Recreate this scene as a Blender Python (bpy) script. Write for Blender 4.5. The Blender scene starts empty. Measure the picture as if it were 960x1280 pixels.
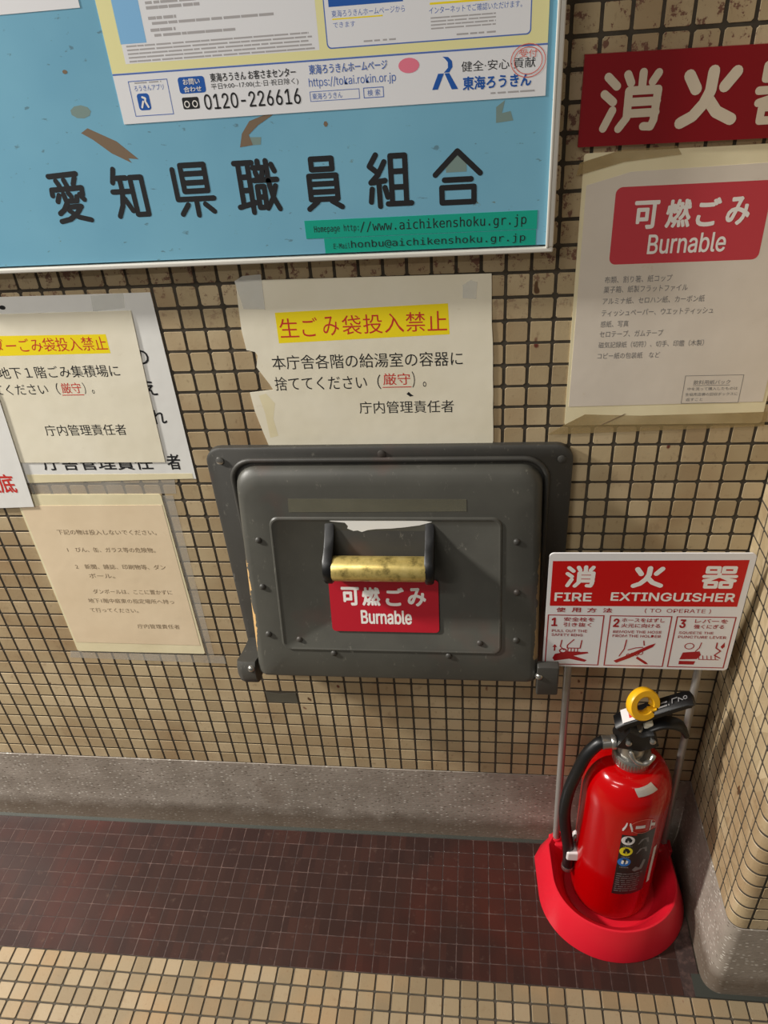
import bpy, bmesh, math, random
from mathutils import Vector, Matrix
random.seed(7)
S = bpy.context.scene
COL = S.collection
# All lengths below are in tile pitches (one mosaic tile + joint); U turns them into metres.
U = 0.027
ZF = 6.6                                   # floor lies 6.6 pitches under the lowest wall joint
def W(x, y, z): return Vector((x*U, y*U, (z+ZF)*U))

# ------------------------------------------------------------------ camera
cam = bpy.data.cameras.new('camera'); cam.sensor_fit = 'HORIZONTAL'; cam.sensor_width = 36
cam.lens = 36*955.57/960; cam.clip_start = 0.01
camo = bpy.data.objects.new('camera', cam); COL.objects.link(camo)
rt = Vector((0.99265325, 0.09995728, -0.06817677)); fw = Vector((-0.12099206, 0.81691972, -0.56391763))
rt.normalize(); fw.normalize(); up = rt.cross(fw).normalized(); rt = fw.cross(up)
M = Matrix((rt, up, -fw)).transposed().to_4x4(); M.translation = W(-0.152, -31.159, 41.797)
camo.matrix_world = M
S.camera = camo
# ------------------------------------------------------------------ light
wd = bpy.data.worlds.new('world'); S.world = wd; wd.use_nodes = True
wd.node_tree.nodes['Background'].inputs[0].default_value = (1.0, 0.95, 0.88, 1)
wd.node_tree.nodes['Background'].inputs[1].default_value = 0.09
def tube_lamp(name, x, y, z, length, power, rotz=0, w=0.16, col=(1.0, 0.96, 0.90)):
    l = bpy.data.lights.new(name, 'AREA'); l.shape = 'RECTANGLE'; l.size = length; l.size_y = w
    l.energy = power; l.color = col
    o = bpy.data.objects.new(name, l); o.location = (x, y, z); o.rotation_euler = (0, 0, rotz); COL.objects.link(o)
    return o
tube_lamp('ceiling_lamp', -2.5, -0.45, 2.3, 0.45, 165)
tube_lamp('ceiling_lamp', -1.1, -1.3, 2.45, 1.2, 14)
tube_lamp('ceiling_lamp', 0.9, -1.9, 2.45, 1.2, 2)
tube_lamp('ceiling_lamp', -2.4, -2.5, 2.45, 1.2, 30)
S.view_settings.view_transform = 'Standard'; S.view_settings.look = 'None'
S.view_settings.gamma = 1; S.view_settings.use_curve_mapping = False
S.view_settings.exposure = 0.38

# ------------------------------------------------------------------ materials
def srgb(r, g, b):
    f = lambda c: c/12.92 if c <= 0.04045 else ((c+0.055)/1.055)**2.4
    return (f(r/255), f(g/255), f(b/255), 1)
class NT:
    def __init__(s, name):
        s.m = bpy.data.materials.new(name); s.m.use_nodes = True; s.t = s.m.node_tree; s.b = s.t.nodes['Principled BSDF']
    def n(s, typ, **kw):
        o = s.t.nodes.new(typ)
        for k, v in kw.items():
            if isinstance(k, str) and hasattr(o, k): setattr(o, k, v)
        return o
    def l(s, a, b): s.t.links.new(a, b)
    def set(s, **kw):
        for k, v in kw.items(): s.b.inputs[k.replace('_', ' ')].default_value = v
    def noise(s, scale, detail=4, rough=.6, vec=None, stretch=None):
        n = s.n('ShaderNodeTexNoise'); n.inputs['Scale'].default_value = scale
        n.inputs['Detail'].default_value = detail; n.inputs['Roughness'].default_value = rough
        v = vec or s.pos()
        if stretch:
            mp = s.n('ShaderNodeMapping'); mp.inputs['Scale'].default_value = stretch; s.l(v, mp.inputs[0]); v = mp.outputs[0]
        s.l(v, n.inputs['Vector']); return n.outputs['Fac']
    def pos(s):
        if not hasattr(s, '_p'): s._p = s.n('ShaderNodeNewGeometry').outputs['Position']
        return s._p
    def ramp(s, fac, stops):
        r = s.n('ShaderNodeValToRGB'); e = r.color_ramp.elements
        while len(e) < len(stops): e.new(.5)
        for q, (p, c) in zip(e, stops): q.position = p; q.color = c if len(c) == 4 else (*c, 1)
        s.l(fac, r.inputs[0]); return r.outputs[0]
    def mask(s, fac, a, b):
        r = s.n('ShaderNodeMapRange'); r.inputs[1].default_value = a; r.inputs[2].default_value = b
        s.l(fac, r.inputs[0]); return r.outputs[0]
    def mix(s, fac, a, b, mode='MIX'):
        m = s.n('ShaderNodeMix'); m.data_type = 'RGBA'; m.blend_type = mode
        for sock, v in ((m.inputs[0], fac), (m.inputs[6], a), (m.inputs[7], b)):
            if isinstance(v, (int, float)): sock.default_value = v
            elif isinstance(v, tuple): sock.default_value = v
            else: s.l(v, sock)
        return m.outputs[2]
    def math(s, op, a, b=None):
        m = s.n('ShaderNodeMath'); m.operation = op
        for i, v in enumerate((a, b)):
            if v is None: continue
            if isinstance(v, (int, float)): m.inputs[i].default_value = v
            else: s.l(v, m.inputs[i])
        return m.outputs[0]
    def base(s, c):
        if isinstance(c, tuple): s.b.inputs['Base Color'].default_value = c
        else: s.l(c, s.b.inputs['Base Color'])
    def bump(s, h, strength, dist=0.001):
        b = s.n('ShaderNodeBump'); b.inputs['Strength'].default_value = strength; b.inputs['Distance'].default_value = dist
        s.l(h, b.inputs['Height']); s.l(b.outputs[0], s.b.inputs['Normal'])
    def cell(s, off=(0, 0, 0)):
        # one random value for every tile of the mosaic
        v = s.n('ShaderNodeVectorMath'); v.operation = 'ADD'; v.inputs[1].default_value = off; s.l(s.pos(), v.inputs[0])
        d = s.n('ShaderNodeVectorMath'); d.operation = 'SCALE'; d.inputs[3].default_value = 1/U; s.l(v.outputs[0], d.inputs[0])
        f = s.n('ShaderNodeVectorMath'); f.operation = 'FLOOR'; s.l(d.outputs[0], f.inputs[0])
        w = s.n('ShaderNodeTexWhiteNoise'); w.noise_dimensions = '3D'; s.l(f.outputs[0], w.inputs[0])
        return w.outputs['Value']
    def done(s, rough=.5, **kw): s.set(Roughness=rough, **kw); return s.m
MT = {}
def plain(name, c, rough=.5, **kw):
    t = NT(name); t.base(c); MT[name] = t.done(rough, **kw); return MT[name]
def tile_mat(name, lo, mid, hi, off, rough, dirt=.55, spec=.4):
    t = NT(name)
    c = t.ramp(t.cell(off), [(0, lo), (.5, mid), (1, hi)])
    big = t.noise(5, 3); c = t.mix(t.mask(big, .45, .75), c, srgb(150, 122, 88))
    c = t.mix(t.math('MULTIPLY', t.mask(t.noise(45, 5, .7), .58, .78), dirt), c, srgb(104, 78, 56))
    c = t.mix(t.math('MULTIPLY', t.mask(t.noise(160, 3, .7, stretch=(1, 1, .5)), .6, .72), .45), c, srgb(112, 88, 62))
    c = t.mix(t.mask(t.noise(28, 2, .5, stretch=(1.3, 1, .8)), .735, .765), c, srgb(104, 52, 40))
    if name == 'wall_tile':            # rusty scabs on the tiles just under the notice board
        sz = t.n('ShaderNodeSeparateXYZ'); t.l(t.pos(), sz.inputs[0])
        band = t.math('MULTIPLY', t.mask(sz.outputs[2], (29.5+ZF)*U, (32.5+ZF)*U), .9)
        c = t.mix(t.math('MULTIPLY', band, t.mask(t.noise(75, 4, .75), .55, .60)), c, srgb(108, 68, 56))
        c = t.mix(t.mask(t.noise(42, 2, .5, stretch=(.9, 1, .5)), .73, .75), c, srgb(92, 66, 44))
    t.base(c); t.bump(t.noise(220, 3), .25, .0006)
    MT[name] = t.done(rough); t.b.inputs['Specular IOR Level'].default_value = spec
tile_mat('wall_tile', srgb(166, 147, 115), srgb(182, 163, 128), srgb(195, 176, 142), (0, .02, -ZF*U + 1*U*7), .42)
tile_mat('floor_tile', srgb(122, 106, 82), srgb(136, 120, 94), srgb(149, 132, 106), (0, 9.55*U, .01), .33, .35)
t = NT('brown_tile'); c = t.ramp(t.cell((0, .55*U, .01)), [(0, srgb(46, 30, 27)), (.6, srgb(51, 33, 29)), (1, srgb(57, 35, 30))])
c = t.mix(t.mask(t.noise(3.2, 3), .5, .68), c, srgb(66, 33, 27))
c = t.mix(t.math('MULTIPLY', t.mask(t.noise(60, 4, .7), .6, .8), .4), c, srgb(105, 85, 75))
t.base(c); t.bump(t.noise(90, 2), .12, .0006); MT['brown_tile'] = t.done(.30); t.b.inputs['Specular IOR Level'].default_value = .35
t = NT('wall_grout'); t.base(t.ramp(t.noise(60), [(.3, srgb(52, 46, 36)), (.7, srgb(74, 66, 54))])); MT['wall_grout'] = t.done(.9)
t = NT('brown_grout'); t.base(t.ramp(t.noise(25, 4, .8), [(.45, srgb(48, 32, 28)), (.72, srgb(96, 72, 64))])); MT['brown_grout'] = t.done(.7)
t = NT('terrazzo')
vo = t.n('ShaderNodeTexVoronoi'); vo.inputs['Scale'].default_value = 150; mp = t.n('ShaderNodeMapping'); mp.inputs['Scale'].default_value = (.8, 1, 1.9)
t.l(t.pos(), mp.inputs[0]); t.l(mp.outputs[0], vo.inputs['Vector'])
chip = t.mask(vo.outputs['Distance'], .36, .24)
sel = t.n('ShaderNodeSeparateColor'); t.l(vo.outputs['Color'], sel.inputs[0])
c = t.ramp(t.noise(14, 5), [(.3, srgb(134, 124, 113)), (.7, srgb(164, 154, 143))])
c = t.mix(t.math('MULTIPLY', chip, t.mask(sel.outputs[0], .55, .7)), c, srgb(212, 206, 195))
c = t.mix(t.math('MULTIPLY', chip, t.mask(sel.outputs[1], .8, .9)), c, srgb(104, 94, 84))
sx = t.n('ShaderNodeSeparateXYZ'); t.l(t.pos(), sx.inputs[0])
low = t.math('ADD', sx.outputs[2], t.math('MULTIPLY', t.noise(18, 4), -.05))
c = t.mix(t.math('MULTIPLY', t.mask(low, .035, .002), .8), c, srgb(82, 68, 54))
c = t.mix(t.math('MULTIPLY', t.mask(t.noise(7, 4), .6, .7), .5), c, srgb(100, 84, 70))
t.base(c); t.bump(vo.outputs['Distance'], .25, .0008); MT['terrazzo'] = t.done(.55)
plain('dark_seal', srgb(50, 52, 46), .6)
def painted(name, lo, hi, rough=.42, wear=None, scuff=True):
    t = NT(name); c = t.ramp(t.noise(6, 5), [(.35, lo), (.7, hi)])
    if scuff:
        c = t.mix(t.math('MULTIPLY', t.mask(t.noise(120, 5, .75, stretch=(1, 1, .4)), .62, .7), .35), c, srgb(150, 146, 134))
        c = t.mix(t.math('MULTIPLY', t.mask(t.noise(9, 3), .6, .72), .35), c, srgb(92, 62, 54))
    if wear: c = wear(t, c)
    t.base(c); t.bump(t.noise(70, 4), .12, .0006); MT[name] = t.done(rough)
def edge_wear(t, c):
    s = t.n('ShaderNodeSeparateXYZ'); t.l(t.pos(), s.inputs[0])
    jit = t.math('MULTIPLY', t.math('SUBTRACT', t.noise(35, 4), .5), .02)
    left = t.math('LESS_THAN', t.math('ADD', s.outputs[0], jit), -11.70*U)
    right = t.math('GREATER_THAN', t.math('ADD', s.outputs[0], jit), 2.76*U)
    zz = t.math('ADD', s.outputs[2], t.math('MULTIPLY', t.noise(14), .06))
    m = t.math('MULTIPLY', t.math('ADD', left, t.math('MULTIPLY', right, .45)), t.math('LESS_THAN', zz, (18.6+ZF)*U+.03))
    m = t.math('MULTIPLY', m, t.math('GREATER_THAN', zz, (13.2+ZF)*U+.03))
    fr_ = t.math('ADD', t.math('SUBTRACT', t.math('DIVIDE', s.outputs[1], U), t.math('MULTIPLY', s.outputs[2], .1947/U)), .1947*ZF+5.459)
    m = t.math('MULTIPLY', m, t.math('LESS_THAN', fr_, .5))
    return t.mix(m, c, srgb(196, 158, 104))
painted('chute_paint', srgb(64, 63, 58), srgb(80, 79, 72), .46, edge_wear)
painted('plate_paint', srgb(54, 53, 50), srgb(68, 66, 61), .5)
t = NT('brass'); c = t.ramp(t.noise(55, 5, .7), [(.33, srgb(138, 122, 70)), (.5, srgb(218, 194, 116)), (.75, srgb(238, 216, 142))])
t.base(c); MT['brass'] = t.done(.36, Metallic=.65)
t = NT('board_blue'); c = t.ramp(t.noise(4, 4), [(.3, srgb(112, 170, 198)), (.7, srgb(128, 186, 210))])
c = t.mix(t.mask(t.noise(22, 5, .7, stretch=(1, 1, 1.6)), .67, .70), c, srgb(110, 128, 116))
c = t.mix(t.math('MULTIPLY', t.mask(t.noise(130, 3, .7, stretch=(.4, 1, 1)), .66, .70), .6), c, srgb(86, 106, 112))
t.base(c); MT['board_blue'] = t.done(.35)
def paper(name, a, b, rough=.6, wr=.25):
    t = NT(name); c = t.ramp(t.noise(9, 4), [(.35, a), (.7, b)])
    c = t.mix(t.math('MULTIPLY', t.mask(t.noise(60, 5, .7), .66, .75), .35), c, srgb(196, 176, 138))
    t.base(c); t.bump(t.noise(11, 3), wr, .004); MT[name] = t.done(rough)
paper('paper_cream', srgb(232, 224, 200), srgb(240, 233, 212))
paper('paper_tan', srgb(226, 205, 172), srgb(234, 214, 182), .5)
paper('paper_white', srgb(226, 225, 220), srgb(236, 235, 230))
paper('paper_pinkish', srgb(214, 204, 190), srgb(224, 214, 200), .45)
paper('paper_yellowed', srgb(226, 214, 176), srgb(238, 228, 192), .35)
plain('poster_white', srgb(236, 236, 238), .35)
plain('poster_yellow', srgb(240, 234, 172), .35); plain('poster_sky', srgb(136, 190, 232), .35)
plain('highlight_yellow', srgb(250, 226, 20), .55)
plain('ink_black', srgb(20, 21, 24), .75); plain('ink_grey', srgb(118, 116, 116), .5); plain('ink_light', srgb(176, 172, 172), .5); plain('ink_faint', srgb(132, 112, 88), .5)
plain('ink_red', srgb(205, 52, 44), .5); plain('ink_blue', srgb(34, 92, 176), .4); plain('ink_paleblue', srgb(84, 116, 190), .4)
plain('ink_pink', srgb(238, 128, 150), .4); plain('stamp_red', srgb(226, 110, 96), .4)
plain('ink_white', srgb(240, 236, 230), .4)
plain('frame_white', srgb(212, 208, 198), .4); plain('teal_tape', srgb(24, 166, 142), .35)
plain('dark_red', srgb(132, 12, 22), .3); plain('label_red', srgb(186, 30, 46), .35); plain('print_red', srgb(196, 62, 72), .45)
plain('sign_white', srgb(232, 230, 230), .3); plain('sign_red', srgb(200, 4, 10), .35); plain('sign_ink', srgb(166, 20, 30), .4)
plain('plate_cream', srgb(208, 194, 172), .4)
plain('extinguisher_red', srgb(172, 1, 4), .16, Coat_Weight=.15, Coat_Roughness=.04)
MT['extinguisher_red'].node_tree.nodes['Principled BSDF'].inputs['Specular IOR Level'].default_value = .35
plain('stand_red', srgb(206, 24, 42), .38)
plain('black_rubber', srgb(16, 17, 18), .4); plain('black_plastic', srgb(9, 9, 10), .42)
plain('steel', srgb(176, 174, 168), .28, Metallic=.9); plain('pole_grey', srgb(160, 156, 150), .35, Metallic=.4)
plain('ring_yellow', srgb(236, 178, 24), .35); plain('clip_white', srgb(222, 216, 214), .4)
plain('label_black', srgb(22, 24, 26), .35); plain('label_yellow', srgb(230, 210, 40), .4); plain('label_blue', srgb(30, 110, 190), .4)
plain('silver_film', srgb(190, 182, 172), .35, Metallic=.5)
plain('bare_rust', srgb(122, 102, 80), .7); plain('old_glue', srgb(122, 144, 138), .6)
plain('peeled_white', srgb(222, 220, 214), .6)
def clear(name, col, alpha, rough=.15):
    t = NT(name); t.base(col); t.set(Roughness=rough, Alpha=alpha)
    if alpha < 1:
        n = t.mask(t.noise(14, 3, .5), .35, .65); t.l(t.math('ADD', t.math('MULTIPLY', n, .2), alpha-.1), t.b.inputs['Alpha'])
    MT[name] = t.m
clear('clear_tape', srgb(206, 200, 188), .26)
clear('shiny_tape', srgb(240, 240, 234), .4, .15)
clear('brown_tape', srgb(176, 152, 104), .36)
clear('olive_tape', srgb(118, 115, 98), .5, .3)
clear('grimy_tape', srgb(86, 84, 74), .92, .3)

# ------------------------------------------------------------------ mesh helpers
class MB:
    def __init__(s): s.v = []; s.f = []
    def add(s, vs, fs):
        k = len(s.v); s.v += [tuple(v) for v in vs]; s.f += [tuple(i+k for i in f) for f in fs]; return s
    def box(s, x0, x1, y0, y1, z0, z1, b=0):
        if b:
            return s.loft([[(x, y1, z) for x, z in rr(x0, x1, z0, z1, b, 3)], [(x, y0+b, z) for x, z in rr(x0, x1, z0, z1, b, 3)],
                           [(x, y0+b*.3, z) for x, z in rr(x0+b*.3, x1-b*.3, z0+b*.3, z1-b*.3, b, 3)], [(x, y0, z) for x, z in rr(x0+b, x1-b, z0+b, z1-b, b*.6, 3)]])
        return s.add([(x, y, z) for x in (x0, x1) for y in (y0, y1) for z in (z0, z1)],
                     [(0, 1, 3, 2), (4, 6, 7, 5), (0, 4, 5, 1), (2, 3, 7, 6), (0, 2, 6, 4), (1, 5, 7, 3)])
    def loft(s, rings, caps=(True, True), close=True):
        n = len(rings[0]); vs = [p for r in rings for p in r]; fs = []
        for k in range(len(rings)-1):
            for i in range(n if close else n-1):
                j = (i+1) % n; fs.append((k*n+i, k*n+j, (k+1)*n+j, (k+1)*n+i))
        if caps[0]: fs.append(tuple(reversed(range(n))))
        if caps[1]: fs.append(tuple(range((len(rings)-1)*n, len(rings)*n)))
        return s.add(vs, fs)
    def tube(s, pts, r, n=10, sm=0):
        P = [Vector(p) for p in pts]
        if sm: P = smooth(P, sm)
        rad = r if callable(r) else (lambda t: r)
        rings = []; nrm = None
        for i, p in enumerate(P):
            d = (P[min(i+1, len(P)-1)]-P[max(i-1, 0)]).normalized()
            if nrm is None: nrm = d.orthogonal().normalized()
            nrm = (nrm - d*nrm.dot(d)).normalized(); b = d.cross(nrm); q = rad(i/(len(P)-1))
            rings.append([p+(nrm*math.cos(a)+b*math.sin(a))*q for a in [2*math.pi*k/n for k in range(n)]])
        return s.loft(rings)
    def lathe(s, prof, c, n=32, axis=None):
        # prof: (radius, height) pairs about an axis through c
        ax = Vector(axis or (0, 0, 1)).normalized(); u = ax.orthogonal().normalized() if axis else Vector((1, 0, 0)); w = ax.cross(u)
        c = Vector(c)
        return s.loft([[c+ax*h+(u*math.cos(a)+w*math.sin(a))*r for a in [2*math.pi*k/n for k in range(n)]] for r, h in prof])
    def bar(s, pts, wy, th, b=.06):
        # flat bar that runs in an x-z plane; pts are (x, y, z), wy its width along y, th its thickness
        P = [Vector(p) for p in pts]; rings = []
        for i, p in enumerate(P):
            d = (P[min(i+1, len(P)-1)]-P[max(i-1, 0)]).normalized(); n = Vector((0, -1, 0)).cross(d).normalized()
            w = wy(i/(len(P)-1)) if callable(wy) else wy; h = th(i/(len(P)-1)) if callable(th) else th
            c = [(-w/2+b, -h/2), (w/2-b, -h/2), (w/2, -h/2+b), (w/2, h/2-b), (w/2-b, h/2), (-w/2+b, h/2), (-w/2, h/2-b), (-w/2, -h/2+b)]
            rings.append([p+Vector((0, a, 0))+n*k for a, k in c])
        return s.loft(rings)
    def poly(s, pts, off=0, M=None):
        M = M or wallmap; k = len(pts); off *= thin(M)
        return s.add([M(x, z, off) for x, z in pts], [tuple(range(k))])
    def slab(s, pts, y0, y1):
        # polygon (x, z) seen from the front, y0 back, y1 front
        return s.loft([[(x, y0, z) for x, z in pts], [(x, y1, z) for x, z in pts]])
def smooth(P, k):
    out = []
    for i in range(len(P)-1):
        a, b, c, d = P[max(i-1, 0)], P[i], P[i+1], P[min(i+2, len(P)-1)]
        for j in range(k):
            t = j/k; out.append(.5*((2*b)+(c-a)*t+(2*a-5*b+4*c-d)*t*t+(3*b-a-3*c+d)*t**3))
    out.append(P[-1]); return out
def rr(x0, x1, z0, z1, r, n=5):
    pts = []
    rs = r if isinstance(r, (list, tuple)) else (r,)*4          # bottom-right, top-right, top-left, bottom-left
    for (cx, cz, a0), q in zip(((x1, z0, -90), (x1, z1, 0), (x0, z1, 90), (x0, z0, 180)), rs):
        sx = -1 if cx == x1 else 1; sz = -1 if cz == z1 else 1
        for k in range(n+1):
            a = math.radians(a0+90*k/n); pts.append((cx+sx*q+q*math.cos(a), cz+sz*q+q*math.sin(a)))
    return pts
def thin(M): return 1 if getattr(M, '__name__', '') in ('CY', 'LV') else .35      # ink lies almost flush on flat sheets
def disc(x, z, rx, rz=None, n=20): return [(x+rx*math.cos(2*math.pi*k/n), z+(rz or rx)*math.sin(2*math.pi*k/n)) for k in range(n)]
def wallmap(x, z, off): return (x, off, z)
def on(d): return lambda x, z, off: (x, d-off, z)
ORG = {}
def build(name, mb, mat, parent=None, shade=None, org=(0, 0, -ZF), fix=True):
    me = bpy.data.meshes.new(name)
    o0 = W(*org) if parent is None else ORG[parent.name]
    me.from_pydata([W(*v)-o0 for v in mb.v], [], mb.f)
    if fix:
        bm = bmesh.new(); bm.from_mesh(me); bmesh.ops.recalc_face_normals(bm, faces=bm.faces); bm.to_mesh(me); bm.free()
    if shade is not None:
        me.polygons.foreach_set('use_smooth', [True]*len(me.polygons)); me.set_sharp_from_angle(angle=math.radians(shade))
    me.materials.append(MT[mat])
    o = bpy.data.objects.new(name, me); COL.objects.link(o)
    if parent is None: o.location = o0
    else: o.parent = parent
    ORG[o.name] = o0
    return o
def tag(o, label, cat, group=None):
    o['label'] = label; o['category'] = cat
    if group: o['group'] = group
    return o
def thing(name, label, cat, org, group=None):
    o = bpy.data.objects.new(name, None); o.empty_display_size = .02; COL.objects.link(o); o.location = W(*org); ORG[o.name] = W(*org)
    return tag(o, label, cat, group)
import os
FONT = {}
for key, fn in (('sans', 'Inter.woff2'), ('mono', 'DejaVuSansMono.woff2')):       # fonts that ship inside Blender
    try: FONT[key] = bpy.data.fonts.load(os.path.join(bpy.utils.resource_path('LOCAL'), 'datafiles', 'fonts', fn))
    except Exception: pass
# lettering -------------------------------------------------------------
def txt(mb, s, x0, x1, z0, z1, M, off=.012, bold=0.0, res=2, shear=0):
    c = bpy.data.curves.new('t', 'FONT'); c.body = s; c.resolution_u = res; c.shear = shear
    key = 'mono' if ('kenshoku' in s or 'Home' in s or 'E-Mail' in s) else 'sans' if all(ord(q) < 128 for q in s) else ''
    if key in FONT: c.font = FONT[key]
    o = bpy.data.objects.new('t', c); me = o.to_mesh()
    vs = [v.co.copy() for v in me.vertices]; fs = [tuple(p.vertices) for p in me.polygons]
    o.to_mesh_clear(); bpy.data.objects.remove(o); bpy.data.curves.remove(c)
    if not vs: return
    ax, bx = min(v.x for v in vs), max(v.x for v in vs); az, bz = min(v.y for v in vs), max(v.y for v in vs)
    tf = thin(M)
    # heavier weights: the same outline laid several times around a small circle
    e = bold*.9*(z1-z0); shifts = [(0, 0)]+([(math.cos(q*math.pi/4), math.sin(q*math.pi/4)) for q in range(8)] if bold > .011 else [])
    for q, (ux, uz) in enumerate(shifts):
        mb.add([M(x0+e+(v.x-ax)/(bx-ax)*(x1-x0-2*e)+ux*e, z0+e+(v.y-az)/(bz-az)*(z1-z0-2*e)+uz*e, (off+.0012*q)*tf) for v in vs], fs)
GL = {
'愛': [[(10,10),(86,7)],[(27,19),(33,29)],[(49,18),(53,28)],[(80,14),(72,27)],[(7,47),(9,36),(92,34),(90,47)],[(25,47),(17,59)],[(38,45),(40,59),(70,59),(73,51)],[(52,43),(58,51)],[(82,47),(91,57)],[(42,62),(28,76),(14,83)],[(36,71),(78,70),(60,85),(38,95),(12,99)],[(42,78),(62,91),(96,98)]],
'知': [[(20,3),(10,28)],[(16,20),(50,20)],[(4,46),(54,46)],[(32,20),(32,46),(23,74),(8,94)],[(34,60),(50,84)],[(62,20),(62,92),(94,92),(94,20),(62,20)]],
'県': [[(30,3),(86,3),(86,52),(30,52),(30,3)],[(30,19),(86,19)],[(30,36),(86,36)],[(10,10),(10,67),(97,67)],[(54,67),(54,99)],[(32,78),(15,96)],[(74,78),(93,93)]],
'職': [[(3,5),(44,5)],[(12,5),(12,84)],[(34,5),(34,99)],[(12,31),(34,31)],[(12,56),(34,56)],[(2,88),(42,80)],[(46,15),(70,15)],[(58,3),(58,15)],[(50,23),(53,31)],[(67,22),(64,31)],[(44,38),(98,38)],[(50,50),(66,50),(66,90),(50,90),(50,50)],[(50,70),(66,70)],[(77,3),(78,40),(84,70),(97,94)],[(93,50),(83,74),(69,92)],[(89,10),(95,22)]],
'員': [[(26,5),(78,5),(78,24),(26,24),(26,5)],[(17,36),(86,36),(86,80),(17,80),(17,36)],[(17,51),(86,51)],[(17,66),(86,66)],[(34,84),(10,98)],[(70,84),(95,96)]],
'組': [[(24,4),(9,24),(26,36)],[(42,17),(27,40),(10,54),(42,51)],[(28,54),(28,99)],[(12,66),(8,90)],[(41,64),(46,82)],[(56,94),(56,7),(88,7),(88,94)],[(56,35),(88,35)],[(56,64),(88,64)],[(46,95),(99,95)]],
'合': [[(3,46),(50,5),(97,46)],[(22,56),(78,56)],[(16,70),(84,70),(84,98),(16,98),(16,70)]],
'消': [[(9,8),(24,24)],[(5,36),(20,50)],[(20,64),(7,94)],[(40,6),(46,20)],[(64,4),(64,30)],[(88,6),(80,20)],[(32,96),(44,78),(44,33),(90,33),(88,84),(84,95),(72,94)],[(44,52),(90,52)],[(44,71),(90,71)]],
'火': [[(13,12),(26,36)],[(88,10),(72,34)],[(51,7),(50,40),(42,62),(26,84),(7,95)],[(50,58),(64,78),(90,93)]],
'器': [[(10,6),(43,6),(43,27),(10,27),(10,6)],[(57,6),(90,6),(90,27),(57,27),(57,6)],[(3,46),(97,46)],[(48,36),(42,48),(24,60),(5,66)],[(56,48),(76,60),(96,66)],[(12,74),(43,74),(43,96),(12,96),(12,74)],[(57,74),(88,74),(88,96),(57,96),(57,74)]],
}
def stroke(mb, pts, w, M, off, sc=(1, 1), seg=6):
    # round-ended pen stroke; pts already in place, w the pen width
    for i in range(len(pts)-1):
        (ax, az), (bx, bz) = pts[i], pts[i+1]; a = math.atan2(bz-az, bx-ax); o = []
        for k in range(seg+1):
            q = a+math.pi/2+math.pi*k/seg; o.append((ax+w/2*math.cos(q), az+w/2*math.sin(q)))
        for k in range(seg+1):
            q = a-math.pi/2+math.pi*k/seg; o.append((bx+w/2*math.cos(q), bz+w/2*math.sin(q)))
        mb.poly(o, off+.0012*(stroke.k % 7), M); stroke.k += 1
stroke.k = 0
def glyph(mb, ch, x0, x1, z0, z1, w, M, off=.015):
    for st in GL[ch]:
        stroke(mb, [(x0+w/2+(x1-x0-w)*x/100, z1-w/2-(z1-z0-w)*y/100) for x, y in st], w, M, off)
def rect(mb, x0, x1, z0, z1, off, M): mb.poly([(x0, z0), (x1, z0), (x1, z1), (x0, z1)], off, M)
def frame(mb, x0, x1, z0, z1, w, off, M):
    rect(mb, x0, x1, z0, z0+w, off, M); rect(mb, x0, x1, z1-w, z1, off, M)
    rect(mb, x0, x0+w, z0+w, z1-w, off, M); rect(mb, x1-w, x1, z0+w, z1-w, off, M)
def dashes(mb, x0, x1, z, h, M, off=.012, mean=.35, gap=.05):
    x = x0
    while x < x1:
        w = min(x1-x, mean*random.uniform(.4, 1.6)); rect(mb, x, x+w, z, z+h, off, M); x += w+gap*random.uniform(.5, 2)
def decal(name, mb, mat, parent):
    o = build(name, mb, mat, parent, fix=False)
    if name in PRINT: o['kind'] = 'stuff'            # print too fine to pick apart letter by letter
    return o
PRINT = ('lettering', 'print', 'fine_print', 'blue_print', 'pale_print', 'black_print', 'white_print', 'red_print', 'rule_line', 'heading', 'highlight', 'brand_lettering', 'white_lettering', 'lever_lettering', 'ink_stamp', 'drawing', 'emblem_mark', 'white_field', 'oval_outline')
def pieces(name, polys, off, M, mat, parent):
    for p in polys: decal(name, MB().poly(p, off, M), mat, parent)
def slabs(name, polys, y0, y1, mat, parent):
    for p in polys: build(name, MB().slab(p, y0, y1), mat, parent)

# ------------------------------------------------------------------ tiles
def tile_mesh(name, w, h, mat, th=.12, ch=.035, bev=.010, lo=0):
    # chamfered tile: front at y = 0, face in the x-z plane, centred
    def ring(hx, hz, y, c): return [(-hx+c, y, -hz), (hx-c, y, -hz), (hx, y, -hz+c), (hx, y, hz-c), (hx-c, y, hz), (-hx+c, y, hz), (-hx, y, hz-c), (-hx, y, -hz+c)]
    m = MB().loft([ring(w/2, h/2, th, ch), ring(w/2, h/2, bev, ch), ring(w/2-bev, h/2-bev, 0, ch)], caps=(False, True))
    return m
def mesh_from(mb, name, mat):
    me = bpy.data.meshes.new(name); me.from_pydata([Vector(v)*U for v in mb.v], [], mb.f); me.materials.append(MT[mat])
    return me
def put(name, me, parent, loc, rot):
    o = bpy.data.objects.new(name, me); COL.objects.link(o); o.parent = parent
    o.location = W(*loc)-ORG[parent.name]; o.rotation_euler = rot; return o
def proj(p):
    d = W(*p)-camo.matrix_world.translation; z = d.dot(fw)
    return 480+955.57*d.dot(rt)/z, 640-955.57*d.dot(up)/z, z
def stuff_tiles(name, spots, mb0, parent, mat, R):
    m = MB()
    for (x, y, z) in spots:
        m.add([Vector((x, y, z))+R @ Vector(v) for v in mb0.v], mb0.f)
    o = build(name, m, mat, parent, fix=False); o['kind'] = 'stuff'; return o
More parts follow.
